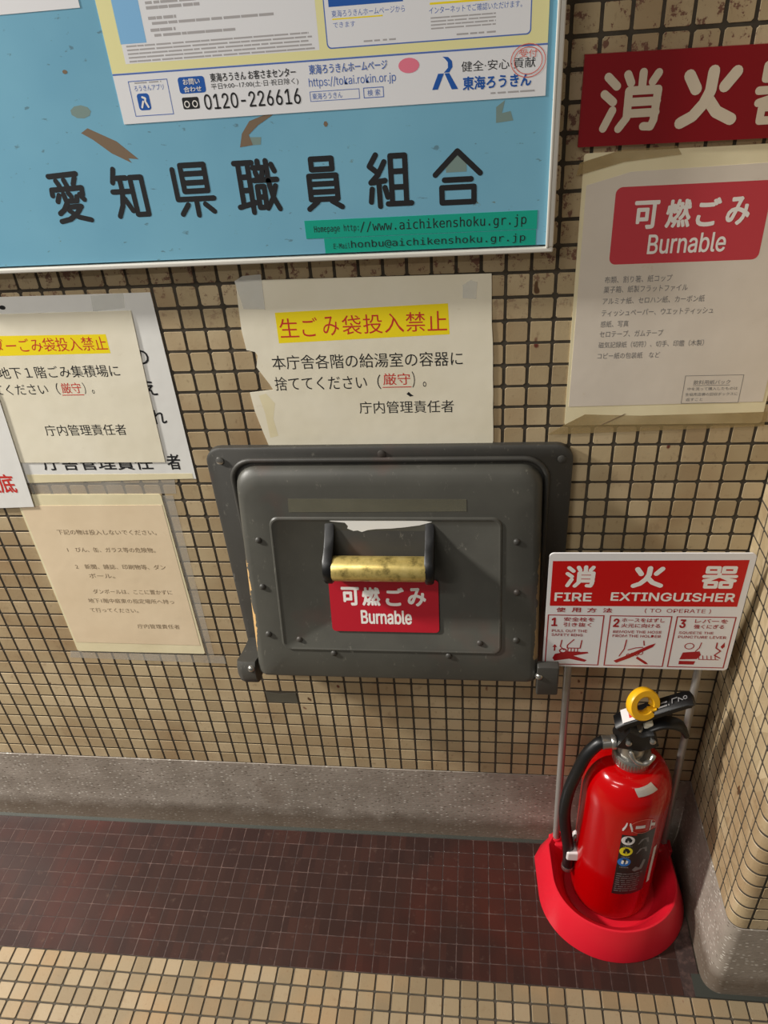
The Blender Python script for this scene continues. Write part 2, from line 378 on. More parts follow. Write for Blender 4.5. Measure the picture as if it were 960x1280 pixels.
def lay(spots, mbs, tname, parent, mat, rot, most=300, jitter=.006):
    # the tiles that show largest are parts of their own, the rest one joined part
    meshes = [mesh_from(m, tname, mat) for m in mbs]; R = Matrix.Rotation(rot[2], 3, 'Z') @ Matrix.Rotation(rot[0], 3, 'X')
    sc = []
    for s in spots:
        px, py, z = proj(s[:3]); vis = -15 < px < 975 and -15 < py < 1295 and not s[3]
        sc.append(((1/z/z if vis else 0), s[:3]))
    sc.sort(key=lambda q: -q[0])
    single = [q[1] for q in sc[:most] if q[0] > 0]; rest = [q[1] for q in sc if q[1] not in set(single)]
    for i, p in enumerate(single):
        put(tname, meshes[i % len(meshes)], parent, p, (rot[0]+random.gauss(0, .006), random.gauss(0, jitter), rot[2]+random.gauss(0, .006)))
    if rest: stuff_tiles('small_tiles', rest, mbs[0], parent, mat, R)
G = .13
variants = [tile_mesh('tile', 1-G, 1-G, 'wall_tile'), tile_mesh('tile', 1-G-.02, 1-G, 'wall_tile', ch=.08), tile_mesh('tile', 1-G, 1-G-.025, 'wall_tile', ch=.04), tile_mesh('tile', 1-G+.01, 1-G, 'wall_tile', ch=.07)]
# back wall
wb = build('wall_back', MB().box(-46, 14, .022, 3, -.02, 60), 'wall_grout'); wb['kind'] = 'structure'
COVER = [(-21, 2.5, 33.4, 60), (-12.6, 3.4, 10, 24), (-9.8, .3, 24, 31.8), (-26, -16, 23.5, 31.5), (-23.3, -16.5, 10.6, 21), (4.2, 11, 25.6, 39)]
spots = []
for i in range(-42, 13):
    for j in range(0, 52):
        x, z = i+.5, j+.5
        if -12 < x < 3 and 10.5 < z < 23: continue                      # hole behind the refuse chute
        if j == 6 and i in (-13, -12): continue                          # two missing tiles under the chute
        cov = any(a < x < b and c < z < d for a, b, c, d in COVER)
        spots.append((x, 0, z, cov))
lay(spots, variants, 'tile', wb, 'wall_tile', (0, 0, 0))
# floor
fl = build('floor', MB().box(-46, 30, -40, 1, -8.6, -6.66), 'wall_grout'); fl['kind'] = 'structure'
build('mortar_bed', MB().box(-44, 12.62, -9.55, -.3, -6.655, -6.612), 'brown_grout', fl)
fv = [tile_mesh('t', 1-.1, 1-.1, 'floor_tile', th=.06, ch=.04, bev=.02), tile_mesh('t', 1-.115, 1-.1, 'floor_tile', th=.06, ch=.06, bev=.02)]
fm = (-math.pi/2, 0, 0)
bspots = [(i+.4, -9.55-j-.5, -6.6, False) for i in range(-43, 29) for j in range(0, 14)]
lay(bspots, fv, 'beige_tile', fl, 'floor_tile', fm, jitter=.004)
kv = [tile_mesh('t', 1-.05, 1-.05, 'brown_tile', th=.03, ch=.03, bev=.012), tile_mesh('t', 1-.06, 1-.045, 'brown_tile', th=.03, ch=.03, bev=.012)]
bspots = [(i+.1, -.55-j-.5, -6.6, (i > 4 and i < 12 and j < 7)) for i in range(-43, 12) for j in range(0, 9)]
lay(bspots, kv, 'brown_tile', fl, 'brown_tile', fm, jitter=.003)
# pillar on the right: side face x = 13, rounded corner, front face y = -9
XC, YF, CR = 13.0, -9.0, .7
def plan(e, x1=30):
    # plan outline of the pillar face pushed outward by e, from the back wall round the corner
    p = [(XC-e, .3), (XC-e, -1), (XC-e, -4)]
    for k in range(0, 9):
        a = math.pi+math.pi/2*k/8; r = CR+e; p.append((XC+CR+r*math.cos(a), YF+CR+r*math.sin(a)))
    return p+[(18, YF-e), (x1, YF-e)]
m = MB(); rings = []
for z in (-.02, 60): rings.append([(x, y, z) for x, y in plan(-.022)]+[(30, 3, z), (13.2, 3, z)])
m.loft(rings)
wr = build('wall_right', m, 'wall_grout'); wr['kind'] = 'structure'
side = []
for j in range(0, 52):
    for k in range(0, 8): side.append((13.0, -k-.5, j+.5, j > 23))
lay(side, [variants[0], variants[2]], 'tile', wr, 'wall_tile', (0, 0, -math.pi/2))
front = [(14.4+i, YF, j+.5, i > 1) for j in range(0, 52) for i in range(0, 14)]
lay(front, [variants[0], variants[1]], 'tile', wr, 'wall_tile', (0, 0, 0), most=40)
m = MB(); pl = [(13.0, -8.06)]+[(XC+CR+CR*math.cos(math.pi+math.pi/2*k/8), YF+CR+CR*math.sin(math.pi+math.pi/2*k/8)) for k in range(9)]+[(13.84, YF)]
pi_ = [(13.12, -8.06)]+[(XC+CR+(CR-.12)*math.cos(math.pi+math.pi/2*k/8), YF+CR+(CR-.12)*math.sin(math.pi+math.pi/2*k/8)) for k in range(9)]+[(13.84, YF+.12)]
def corner_tile():
    q = MB(); H = (1-G)/2; b = .035
    def row(P, z): return [(x, y, z) for x, y in P]
    mid = [(x*.72+a*.28, y*.72+c*.28) for (x, y), (a, c) in zip(pl, pi_)]
    q.loft([row(pi_, -H), row(mid, -H), row(pl, -H+b), row(pl, H-b), row(mid, H), row(pi_, H)], caps=(False, False), close=False)
    for s in (0, -1): q.add([(*pl[s], -H+b), (*pl[s], H-b), (*pi_[s], H), (*pi_[s], -H)], [(0, 1, 2, 3)])
    return q
cq = corner_tile(); cme = mesh_from(cq, 'corner_tile', 'wall_tile')
cme.polygons.foreach_set('use_smooth', [True]*len(cme.polygons)); cme.set_sharp_from_angle(angle=math.radians(30))
for j in range(0, 24): put('corner_tile', cme, wr, (0, 0, j+.5), (0, 0, 0))
stuff_tiles('small_tiles', [(0, 0, j+.5) for j in range(24, 52)], cq, wr, 'wall_tile', Matrix.Identity(3))
# terrazzo skirting with a coved foot
prof = [(0, -.06), (-.02, .03), (-3.2, .03), (-5.0, .05), (-5.8, .12), (-6.35, .24), (-6.62, .30)]
m = MB(); m.loft([[(x, 1, z), (x, -e, z)] for z, e in prof for x in (0,)], caps=(False, False), close=False) if False else None
m = MB()
A = [(-46, .5, -6.62)]+[(-46, -e, z) for z, e in reversed(prof)]+[(-46, .5, 0)]
B = [(12.98, y, z) for _, y, z in A]
m.loft([A, B])
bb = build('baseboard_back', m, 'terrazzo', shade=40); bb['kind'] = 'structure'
m = MB(); rings = [[(x, y, z) for x, y in plan(e)] for z, e in reversed(prof)]
m.loft(rings, caps=(False, False), close=False)
br = build('baseboard_right', m, 'terrazzo', shade=50); br['kind'] = 'structure'
m = MB(); m.box(-46, 12.6, -.55, -.2, -6.66, -6.585); m.box(12.2, 30, -9.55, -8.3, -6.66, -6.583)
tr = build('trim_1', m, 'dark_seal'); tr['kind'] = 'structure'
tag(build('tape_scrap', MB().slab([(-12.95, 6.03), (-11.06, 6.0), (-11.1, 6.9), (-12.1, 6.8), (-13.0, 6.93)], .02, .004), 'grimy_tape'),
    'crumpled grimy grey tape filling two missing tiles under the chute', 'tape')

# ------------------------------------------------------------------ blue notice board
bd = thing('notice_board', 'large light blue metal notice board with white frame and black characters', 'notice board', (-11, -.4, 33))
ZT = 48
build('panel', MB().box(-25, 2.5, -.82, -.02, 33.3, ZT-.2), 'board_blue', bd)
fr = MB(); fr.box(-25.2, 2.72, -.95, -.01, 33.03, 33.22, .05); fr.box(2.52, 2.72, -.95, -.01, 33.22, ZT, .05); fr.box(-25.2, -25, -.95, -.01, 33.22, ZT, .05); fr.box(-25.2, 2.72, -.95, -.01, ZT, ZT+.25, .05)
fr.box(2.44, 2.54, -.98, -.8, 33.2, ZT, .03)
build('frame', fr, 'frame_white', bd)
BM = on(-.82)
bx = [(-16.95, -15.25), (-14.4, -12.8), (-11.95, -10.1), (-9.4, -7.55), (-6.8, -5.1), (-4.38, -2.5), (-1.85, .1)]
for ch, (a, b) in zip('愛知県職員組合', bx):
    m = MB(); glyph(m, ch, a, b, 34.86, 36.95, .2, BM); decal('character', m, 'ink_black', bd)
pieces('bare_patch', [[(-14.9, 38.1), (-14.6, 38.25), (-13.6, 37.75), (-12.9, 37.1), (-13.3, 37.15), (-13.2, 36.98), (-13.9, 37.35), (-14.5, 37.85)],
 [(-8.9, 37.3), (-8.4, 37.35), (-8.5, 37.7), (-8.1, 38.0), (-7.5, 38.3), (-7.7, 38.35), (-8.4, 38.15), (-8.75, 37.75)],
 disc(-14.9, 40.1, .1, .07, 7), disc(-5.6, 37.9, .08, .1, 6)], .012, BM, 'bare_rust', bd)
pieces('glue_stain', [[(-8.6, 37.35), (-8.1, 37.35), (-8.05, 37.6), (-8.5, 37.62)], disc(-14.7, 38.8, .4, .22, 9),
 [(.5, 37.6), (1.1, 37.65), (1.0, 37.95), (.7, 37.9), (.8, 38.3), (.5, 38.1)],
 [(-1.3, 36.05), (-.55, 36.05), (-.55, 36.55), (-.95, 36.8), (-1.3, 36.5)]], .008, BM, 'old_glue', bd)
# printed label tape strips
for k, (x0, x1, z0, z1, s1, s2, lb) in enumerate([(-6.82, 2.08, 33.9, 34.58, 'Homepage http:', '//www.aichikenshoku.gr.jp', 'upper teal label tape with a web address under the last board characters'),
                                   (-6.12, 2.06, 33.31, 33.88, 'E-Mail', 'honbu@aichikenshoku.gr.jp', 'lower teal label tape with a mail address along the board edge')]):
    t_ = thing('label_tape', lb, 'label tape', (x0, -.83, z0))
    build('strip', MB().slab([(x0, z0), (x1, z0+.0), (x1, z1), (x0, z1)], -.82, -.832+k*.004), 'teal_tape', t_)
    m = MB(); TM = on(-.832); xs = x0+(2.15 if k == 0 else 1.05)
    txt(m, s1, x0+.35, xs-.05, z0+.16, z1-.2, TM); txt(m, s2, xs, x1-.4, z0+.1, z1-.12, TM)
    decal('lettering', m, 'ink_black', t_)
# credit-union poster (upper part runs out of the frame)
po = thing('poster', 'white and yellow bank poster on the blue board above the black characters', 'poster', (-5.5, -.84, 38.3))
build('sheet', MB().slab([(-13.14, 38.3), (2.18, 38.36), (2.18, 47), (-13.14, 47)], -.825, -.84), 'poster_white', po)
PM = on(-.84)
m = MB(); rect(m, -13.14, 2.18, 39.93, 47, .004, PM); decal('yellow_field', m, 'poster_yellow', po)
m = MB(); rect(m, -13.14, 2.18, 39.87, 39.92, .008, PM); frame(m, -12.63, -11.16, 38.53, 39.67, .025, .008, PM)
x0, x1, z0, z1 = -5.28, 1.62, 40.2, 46
m.poly(rr(x0, x1, z0, z1, .15), .006, PM)
frame(m, -6.06, -4.28, 38.64, 38.96, .02, .008, PM); frame(m, -4.14, -3.42, 38.64, 38.97, .025, .008, PM)
decal('rule_line', m, 'ink_paleblue', po)
m = MB(); m.poly(rr(x0+.04, x1-.04, z0+.04, z1-.04, .13), .008, PM); rect(m, -12.56, -5.55, 40.2, 46, .006, PM); decal('white_field', m, 'poster_white', po)
m = MB(); rect(m, -12.58, -11.63, 40.8, 46, .01, PM); decal('sky_field', m, 'poster_sky', po)
m = MB()
m.poly(rr(-10.78, -9.8, 39.16, 39.68, .1), .01, PM); m.poly(rr(-12.42, -11.96, 38.72, 39.26, .1), .01, PM)
txt(m, '東海ろうきん', -.66, 1.68, 38.68, 39.1, PM, .01, .03)
# monogram: two slanting legs and a bowl
m.poly([(-1.72, 38.76), (-1.52, 38.76), (-1.3, 39.24), (-1.5, 39.24)], .01, PM)
m.poly([(-1.28, 39.24), (-1.12, 39.24), (-.82, 38.74), (-1.04, 38.74)], .01, PM)
m.poly([(-1.34, 39.74), (-1.15, 39.72), (-1.02, 39.6), (-1.0, 39.42), (-1.12, 39.26), (-1.3, 39.26), (-1.16, 39.4), (-1.16, 39.56), (-1.24, 39.66)], .01, PM)
rect(m, -5.1, -2.6, 41.4, 41.62, .01, PM)
decal('blue_print', m, 'ink_blue', po)
m = MB()
txt(m, '東海ろうきんホームページ', -6.0, -3.25, 39.48, 39.78, PM, .011, .012); txt(m, 'https://tokai.rokin.or.jp', -6.05, -2.97, 39.04, 39.38, PM, .011)
txt(m, '東海ろうきん', -5.98, -4.9, 38.7, 38.9, PM, .011); txt(m, '検 索', -4.0, -3.55, 38.7, 38.9, PM, .011)
txt(m, 'ろうきんアプリ', -12.45, -11.35, 39.34, 39.52, PM, .011)
txt(m, '東海ろうきんホームページから', -5.02, -2.55, 41.1, 41.3, PM, .011); txt(m, 'できます', -5.0, -4.25, 40.8, 40.96, PM, .011)
txt(m, 'インターネットでご確認いただけます。', -1.75, 1.3, 40.98, 41.18, PM, .011)
decal('pale_print', m, 'ink_paleblue', po)
m = MB(); txt(m, '0120-226616', -9.95, -6.4, 38.6, 39.1, PM, .011, .012); 
txt(m, '東海ろうきん お客さまセンター', -9.58, -6.48, 39.46, 39.74, PM, .011, .012); txt(m, '平日9:00~17:00(土·日·祝日除く)', -9.6, -6.42, 39.2, 39.42, PM, .011)
txt(m, '健全·安心·貢献', -.7, 1.8, 39.24, 39.56, PM, .011, .01)
m.poly(rr(-10.76, -10.14, 38.66, 39.04, .06), .011, PM)
decal('black_print', m, 'ink_black', po)
m = MB()
for cx in (-10.6, -10.3): stroke(m, disc(cx, 38.82, .09, .1, 10)+[(cx+.09, 38.82)], .035, PM, .02)
txt(m, 'お問い', -10.6, -9.98, 39.43, 39.62, PM, .02, .02); txt(m, '合わせ', -10.62, -9.96, 39.2, 39.38, PM, .02, .02)
stroke(m, [(-12.3, 38.82), (-12.22, 39.0)], .07, PM, .02); stroke(m, [(-12.22, 39.14), (-12.12, 39.1), (-12.14, 39.0), (-12.06, 38.82)], .07, PM, .02)
decal('white_print', m, 'ink_white', po)
m = MB()
for k in range(5): dashes(m, -12.4, -5.7-random.random()*.3, 40.68-k*.115+.02, .05, PM, .011, .5, .03)
for z, x1_ in ((41.75, -9.5), (41.45, -10.4), (41.1, -10.5)): dashes(m, -11.4, x1_, z, .09, PM, .011, .3, .03)
for z, a, x1_ in ((41.3, -11.3, -7.0), (40.95, -11.3, -8.4), (41.9, -11.4, -8)): dashes(m, a, x1_, z, .08, PM, .011, .4, .04)
for k in range(4): dashes(m, -1.7, .45, 40.85-k*.1, .04, PM, .011, .4, .03)
dashes(m, -4.0, -2.9, 40.33, .05, PM); dashes(m, -.85, .45, 40.33, .05, PM); dashes(m, .3, 1.8, 38.52, .05, PM)
dashes(m, -12.4, -11.4, 39.58, .04, PM)
decal('fine_print', m, 'ink_light', po)
m = MB(); rect(m, -5.02, -3.3, 41.03, 41.07, .0105, PM); rect(m, -1.72, 1.3, 41.24, 41.3, .0105, PM); decal('highlight', m, 'highlight_yellow', po)
m = MB(); m.poly(disc(-2.5, 39.55, .36, .23), .012, PM); decal('pink_bubble', m, 'ink_pink', po)
m = MB()
for r in (.58, .47): stroke(m, disc(1.55, 39.45, r, r*.85, 24)+[(1.55+r, 39.45)], .025, PM, .022)
txt(m, '受付', 1.25, 1.85, 39.55, 39.78, PM, .025); decal('ink_stamp', m, 'stamp_red', po)
tl = thing('paper_sheet', 'white sheet at the top left corner of the blue board', 'paper', (-15, -.84, 41.95))
build('sheet', MB().slab([(-24, 41.9), (-13.74, 41.96), (-13.74, 46.5), (-24, 46.5)], -.822, -.835), 'poster_white', tl)

# ------------------------------------------------------------------ red plate and laminated notice, upper right
rp = thing('wall_plate', 'dark red plastic wall plate with large white characters at the top right', 'sign', (8, -.1, 36.5))
build('plate', MB().slab([(3.47, 36.55), (12.3, 36.5), (12.3, 39.38), (3.5, 39.46)], -.01, -.22), 'dark_red', rp)
RM = on(-.22)
for ch, (a, b), w in (('消', (4.02, 6.42), .27), ('火', (6.62, 9.05), .38), ('器', (9.25, 11.65), .26)):
    m = MB(); glyph(m, ch, a, b, 36.88, 39.02, w, RM); decal('character', m, 'plate_cream', rp)
nr = thing('burnable_notice', 'yellowed laminated notice with red Burnable heading under the dark red plate', 'notice', (8, -.05, 25))
build('laminate', MB().slab(rr(3.74, 12.15, 25.06, 36.3, .12, 3), -.005, -.05), 'paper_yellowed', nr)
build('sheet', MB().slab([(3.86, 26.0), (12.0, 26.1), (12.0, 35.7), (5.5, 35.6), (3.9, 35.2)], -.05, -.065), 'paper_pinkish', nr)
NM = on(-.065)
m = MB(); m.poly(rr(5.0, 10.6, 32.2, 35.08, .25), .006, NM); decal('heading_field', m, 'print_red', nr)
m = MB()
for ch, a in zip('可燃ごみ', (5.75, 6.93, 8.05, 9.12)): txt(m, ch, a, a+(.92 if ch in '可燃' else .85), 33.52, 34.56, NM, .012, .035, 3)
txt(m, 'Burnable', 6.4, 9.3, 32.55, 33.3, NM, .012, .02, 3)
decal('heading', m, 'ink_white', nr)
rows = ['布類、割り箸、紙コップ', '菓子箱、紙製フラットファイル', 'アルミナ紙、セロハン紙、カーボン紙', 'ティッシュペーパー、ウエットティッシュ', '感紙、写真', 'セロテープ、ガムテープ', '磁気記録紙（切符）、切手、印鑑（木製）', 'コピー紙の包装紙　など']
zs = [31.6, 31.2, 30.73, 30.23, 29.76, 29.33, 28.85, 28.36]; xe = [7.5, 8.15, 8.87, 9.28, 6.02, 7.45, 9.14, 7.45]
m = MB()
for s, z, x1_ in zip(rows, zs, xe): txt(m, s, 4.9, x1_, z-.14, z+.14, NM, .012, .006)
txt(m, '飲料用紙パック', 9.0, 10.5, 26.95, 27.16, NM, .012, .01)
txt(m, '中を洗って購入したものは', 8.8, 10.85, 26.68, 26.83, NM); txt(m, '生協売店横の回収ボックスに', 8.75, 10.9, 26.42, 26.57, NM); txt(m, '返すこと', 8.8, 9.5, 26.18, 26.33, NM)
frame(m, 8.62, 11.0, 26.07, 27.38, .02, .01, NM); rect(m, 9.0, 10.5, 26.9, 26.92, .012, NM)
decal('print', m, 'ink_grey', nr)
slabs('tape', [[(3.5, 35.55), (5.2, 35.95), (7.2, 36.1), (7.0, 36.4), (5.0, 36.35), (3.6, 36.0)]], -.066, -.08, 'brown_tape', nr)
slabs('tape', [[(3.0, 24.6), (3.75, 24.62), (12.3, 24.9), (12.3, 25.6), (7, 25.5), (4.6, 25.6), (3.75, 25.1)]], -.051, -.056, 'brown_tape', nr)
m = MB(); m.slab([(6.3, 25.6), (5.3, 25.05), (5.36, 25.05), (6.38, 25.6)], -.057, -.06); build('crease', m, 'bare_rust', nr)

# ------------------------------------------------------------------ torn cream notice above the chute
cn = thing('torn_notice', 'torn cream paper notice taped above the chute with yellow highlighted heading', 'notice', (-5, -.05, 24))
pts = [(-9.95, 23.74), (-9.6, 23.9), (-9.1, 23.84), (-8.9, 23.74), (.0, 23.7), (.3, 23.78), (.5, 23.98), (.58, 24.3), (.52, 28.3), (.45, 29.9), (.42, 32.02), (-9.03, 32.1), (-10.24, 32.06),
       (-10.36, 29.9), (-10.3, 29.02), (-9.93, 28.93), (-9.84, 28.75), (-9.98, 28.2), (-9.5, 27.35), (-9.38, 27.08), (-10.5, 26.96), (-10.42, 26.0)]
# a slightly wavy sheet
cpts = []
for k in range(len(pts)):
    (a, b), (c, d) = pts[k], pts[(k+1) % len(pts)]; n = max(1, int(math.hypot(c-a, d-b)/.8))
    cpts += [(a+(c-a)*i/n+(random.uniform(-.02, .02) if n > 1 and i else 0), b+(d-b)*i/n) for i in range(n)]
build('sheet', MB().slab(cpts, -.02, -.045), 'paper_cream', cn)
CM = on(-.045)
m = MB(); m.poly([(-8.78, 29.3), (-1.32, 29.5), (-1.36, 30.85), (-8.76, 30.68)], .005, CM); decal('highlight', m, 'highlight_yellow', cn)
m = MB(); n = 8
for k, ch in enumerate('生ごみ袋投入禁止'):
    a = -8.66+k*.915; txt(m, ch, a+(.08 if ch in 'ごみ' else 0), a+(.78 if ch in 'ごみ' else .84), 29.55+k*.018, 30.42+k*.018, CM, .012, .008, 3)
txt(m, '厳守', -4.32, -3.1, 27.2, 27.78, CM, .012, .008, 3); rect(m, -4.36, -3.06, 27.08, 27.12, .012, CM)
decal('red_print', m, 'ink_red', cn)
m = MB()
txt(m, '本庁舎各階の給湯室の容器に', -9.24, -.78, 28.06, 28.74, CM, .012, .0, 3)
txt(m, '捨ててください（', -9.26, -4.42, 27.02, 27.72, CM, .012, .0, 3); txt(m, '）。', -3.02, -2.4, 27.06, 27.84, CM, .012, 0, 3)
txt(m, '庁内管理責任者', -5.5, -1.2, 25.8, 26.42, CM, .012, .0, 3)
m.poly([(-3.3, 26.75), (-3.15, 26.62), (-2.98, 26.66), (-3.1, 26.74), (-3.2, 26.86)], .012, CM)
decal('black_print', m, 'ink_black', cn)
m = MB(); m.poly([(-9.9, 24.6), (-9.5, 24.7), (-9.6, 25.6), (-9.4, 26.4), (-9.75, 26.9), (-10.1, 26.8), (-9.95, 25.9)], .004, CM); decal('stain', m, 'paper_yellowed', cn)
slabs('tape', [[(-10.1, 30.9), (-9.15, 30.85), (-9.1, 32.35), (-9.9, 32.3), (-10.28, 32.1)], [(-.75, 31.05), (-.2, 31.0), (-.15, 31.7), (-.4, 31.8), (-.75, 31.6)]], -.05, -.06, 'shiny_tape', cn)

# ------------------------------------------------------------------ notices on the left
wp = thing('poster', 'old white poster mostly hidden behind the cream notice on the left', 'poster', (-20, -.02, 22.3))
build('sheet', MB().slab([(-27, 22.0), (-15, 22.35), (-14.06, 22.3), (-14.08, 31.74), (-27, 31.8)], -.004, -.02), 'paper_white', wp)
build('yellowed_edge', MB().slab([(-23, 22.1), (-14.2, 22.32), (-14.2, 22.62), (-23, 22.6)], -.02, -.026), 'paper_yellowed', wp)
WM = on(-.02); m = MB()
txt(m, '庁舎管理責任', -21.9, -16.1, 22.85, 23.65, WM, .01, .02, 3); txt(m, '者', -15.35, -14.65, 22.85, 23.75, WM, .01, .02, 3)
txt(m, 'の', -15.6, -14.9, 28.45, 29.15, WM, .01, .02, 3); txt(m, 'え', -15.55, -14.9, 26.9, 27.65, WM, .01, .02, 3); txt(m, 'れ', -15.55, -14.8, 25.4, 26.15, WM, .01, .02, 3)
txt(m, '・', -21.2, -20.9, 31.2, 31.4, WM, .01, .02, 3)
decal('print', m, 'ink_black', wp)
build('tape', MB().slab([(-16.9, 31.0), (-15.4, 31.1), (-15.3, 31.75), (-16.8, 31.7)], -.022, -.028), 'shiny_tape', wp)
cl = thing('cream_notice', 'cream paper notice with yellow highlighted red line at the left edge', 'notice', (-20, -.06, 23.3))
build('sheet', MB().slab([(-27.2, 23.35), (-15.42, 23.3), (-15.3, 27.5), (-15.15, 30.98), (-27.2, 31.05)], -.035, -.06), 'paper_cream', cl)
LM = on(-.06)
m = MB(); m.poly([(-25, 29.05), (-16.62, 29.05), (-16.6, 29.95), (-25, 30.05)], .005, LM); decal('highlight', m, 'highlight_yellow', cl)
m = MB(); txt(m, 'シュレッダーごみ袋投入禁止', -24.6, -16.68, 29.2, 29.86, LM, .012, .0, 3); txt(m, '厳守', -19.55, -18.55, 27.1, 27.65, LM, .012, .01, 3)
rect(m, -19.6, -18.5, 27.0, 27.04, .012, LM); decal('red_print', m, 'ink_red', cl)
m = MB(); txt(m, '地下１階ごみ集積場に', -22.4, -16.45, 27.9, 28.5, LM, .012, 0, 3); txt(m, '捨ててください（', -24.1, -19.65, 27.05, 27.65, LM, .012, 0, 3); txt(m, '）。', -18.45, -17.95, 27.05, 27.65, LM, .012, 0, 3)
txt(m, '庁内管理責任者', -21.1, -16.95, 24.85, 25.45, LM, .012, 0, 3); decal('black_print', m, 'ink_black', cl)
ws = thing('white_notice', 'white paper with red lettering cut off by the left picture edge', 'notice', (-25, -.12, 20.6))
build('sheet', MB().slab([(-30, 20.4), (-23.2, 20.68), (-22.83, 26.8), (-22.95, 29), (-30, 29)], -.09, -.115), 'paper_white', ws)
m = MB(); txt(m, '徹底', -25.6, -23.75, 21.55, 22.7, on(-.115), .012, .02, 3); decal('lettering', m, 'ink_red', ws)
ll = thing('laminated_notice', 'tan laminated notice with faint grey text left of the chute', 'notice', (-20, -.04, 10.1))
build('laminate', MB().slab(rr(-24.1, -16.12, 10.1, 21.4, .12, 3), -.006, -.04), 'paper_yellowed', ll)
build('sheet', MB().slab([(-23.98, 10.85), (-16.28, 10.8), (-16.22, 20.75), (-23.98, 20.7)], -.04, -.05), 'paper_tan', ll)
KM = on(-.05); m = MB()
for s, a, b, z in (('下記の物は投入しないでください。', -22.5, -16.95, 19.0), ('1　びん、缶、ガラス等の危険物。', -22.3, -17.3, 17.82), ('2　新聞、雑誌、印刷物等、ダン', -22.2, -17.0, 16.65),
                   ('ボール。', -21.6, -20.1, 16.0), ('ダンボールは、ここに置かずに', -21.7, -17.05, 14.86), ('地下1階中庭東の指定場所へ持っ', -22.2, -17.1, 14.17), ('て行ってください。', -22.3, -19.4, 13.45), ('庁内管理責任者', -19.75, -17.2, 12.25)):
    txt(m, s, a, b, z-.17, z+.17, KM, .012, 0)
decal('print', m, 'ink_faint', ll)
slabs('tape', [[(-24.3, 21.42), (-15.3, 21.42), (-15.2, 22.3), (-24.3, 22.2)], [(-16.1, 10), (-15.6, 10), (-15.5, 21.3), (-16.1, 21.3)],
 [(-24.8, 9.5), (-15, 9.3), (-15, 9.95), (-24.6, 10.05)]], -.005, -.009, 'clear_tape', ll)

# ------------------------------------------------------------------ refuse chute door
ch = thing('refuse_chute', 'dark grey steel refuse chute hatch with a brass pull bar in the wall', 'chute', (-4.5, 0, 9.5))
m = MB(); fo = rr(-13.2, 4.22, 9.6, 24.2, .8, 6)
inn = lambda e: rr(-13.2+e, 4.22-e, 9.6+e, 24.2-e, .8-min(e, .7), 6)
m.loft([[(x, .06, z) for x, z in fo], [(x, -.28, z) for x, z in fo], [(x, -.36, z) for x, z in inn(.1)]])
build('wall_flange', m, 'plate_paint', ch, 40)
def face(z): return -1.0-.1947*(22.9-z)
def wid(x, z, k=.0012): return -4.45+(x+4.45)*(1+k*(22.9-z))
def ring(x0, x1, z0, z1, r, y, n=6): return [(wid(x, z), y(z), z) for x, z in rr(x0, x1, z0, z1, r, n)]
DX0, DX1, DZ0, DZ1 = -11.78, 2.86, 11.6, 23.3
m = MB(); R_ = (.35, 1.0, 1.0, .35)
m.loft([ring(DX0, DX1, DZ0, DZ1, R_, lambda z: -.2), ring(DX0, DX1, DZ0, DZ1, R_, lambda z: face(z)+.45),
        ring(DX0+.05, DX1-.05, DZ0+.05, DZ1-.1, R_, lambda z: face(z)+.25), ring(DX0+.2, DX1-.2, DZ0+.15, DZ1-.35, R_, lambda z: face(z)+.08),
        ring(DX0+.42, DX1-.42, DZ0+.3, DZ1-.8, R_, face),
        ring(-10.25, 1.02, 13.45, 20.95, .45, face), ring(-10.2, .97, 13.5, 20.9, .42, lambda z: face(z)-.07), ring(-10.14, .91, 13.56, 20.84, .4, lambda z: face(z)-.08),
        ring(-10.06, .83, 13.64, 20.76, .35, lambda z: face(z)-.03)])
build('hatch_door', m, 'chute_paint', ch, 35)
m = MB(); P = [(x, -.42, z) for x, z in rr(DX0-.22, DX1+.22, 10.6, DZ1+.28, (.3, 1.1, 1.1, .3), 8)]
m.tube(P+[P[0], P[1]], .13, 8); build('rim_bead', m, 'plate_paint', ch, 50)
def dm(x, z, off): return (x, face(z)-off, z)
for x, z in ((-10.91, 19.72), (-11.0, 17.14), (-10.99, 14.38), (-9.36, 14.1), (1.72, 19.7), (1.78, 17.0), (1.8, 14.3), (-.01, 14.1), (-7.6, 13.3), (-1.6, 13.3)):
    m = MB(); m.lathe([(.17, -.04), (.16, .05), (.09, .1), (.02, .11)], (x, face(z)-.02, z), 10, (0, -1, .19))
    build('rivet', m, 'plate_paint', ch, 60)
for x, z in ((-12.5, 23.55), (3.7, 23.5), (-4.6, 23.85)):
    m = MB(); m.lathe([(.2, 0), (.19, .06), (.1, .1), (.02, .1)], (x, -.36, z), 12, (0, -1, 0)); build('screw', m, 'steel' if x < -5 else 'plate_paint', ch, 50)
for sx in (-1, 1):                          # hinge lugs at the lower corners
    xa, xb = (-13.05, -12.0) if sx < 0 else (3.02, 4.02); cz = 12.1
    m = MB(); pr_ = [(-.2, 10.8), (-2.7, 10.85), (-3.05, 11.1), (-3.18, 11.6), (-3.1, 12.2), (-2.9, 12.5), (-1.8, 12.1), (-.2, 11.8)]
    if sx < 0: m.loft([[(xb, y, z) for y, z in pr_], [(xa+.35, y, z) for y, z in pr_], [(xa+.08, y*.97, 11.9+(z-11.9)*.93) for y, z in pr_], [(xa, y*.93, 11.9+(z-11.9)*.85) for y, z in pr_]])
    else: m.box(2.9, 4.0, -3.15, -2.68, 10.85, 12.85, .07)
    lg = build('hinge_lug', m, 'plate_paint', ch, 40)
    bx_ = -12.22 if sx < 0 else 3.02
    m = MB(); m.lathe([(.2, 0), (.2, .1), (.12, .2), (.02, .22)], (bx_, -3.02, 12.15), 12, (-.35*sx, -.9, .3)); build('bolt', m, 'steel', lg, 60)
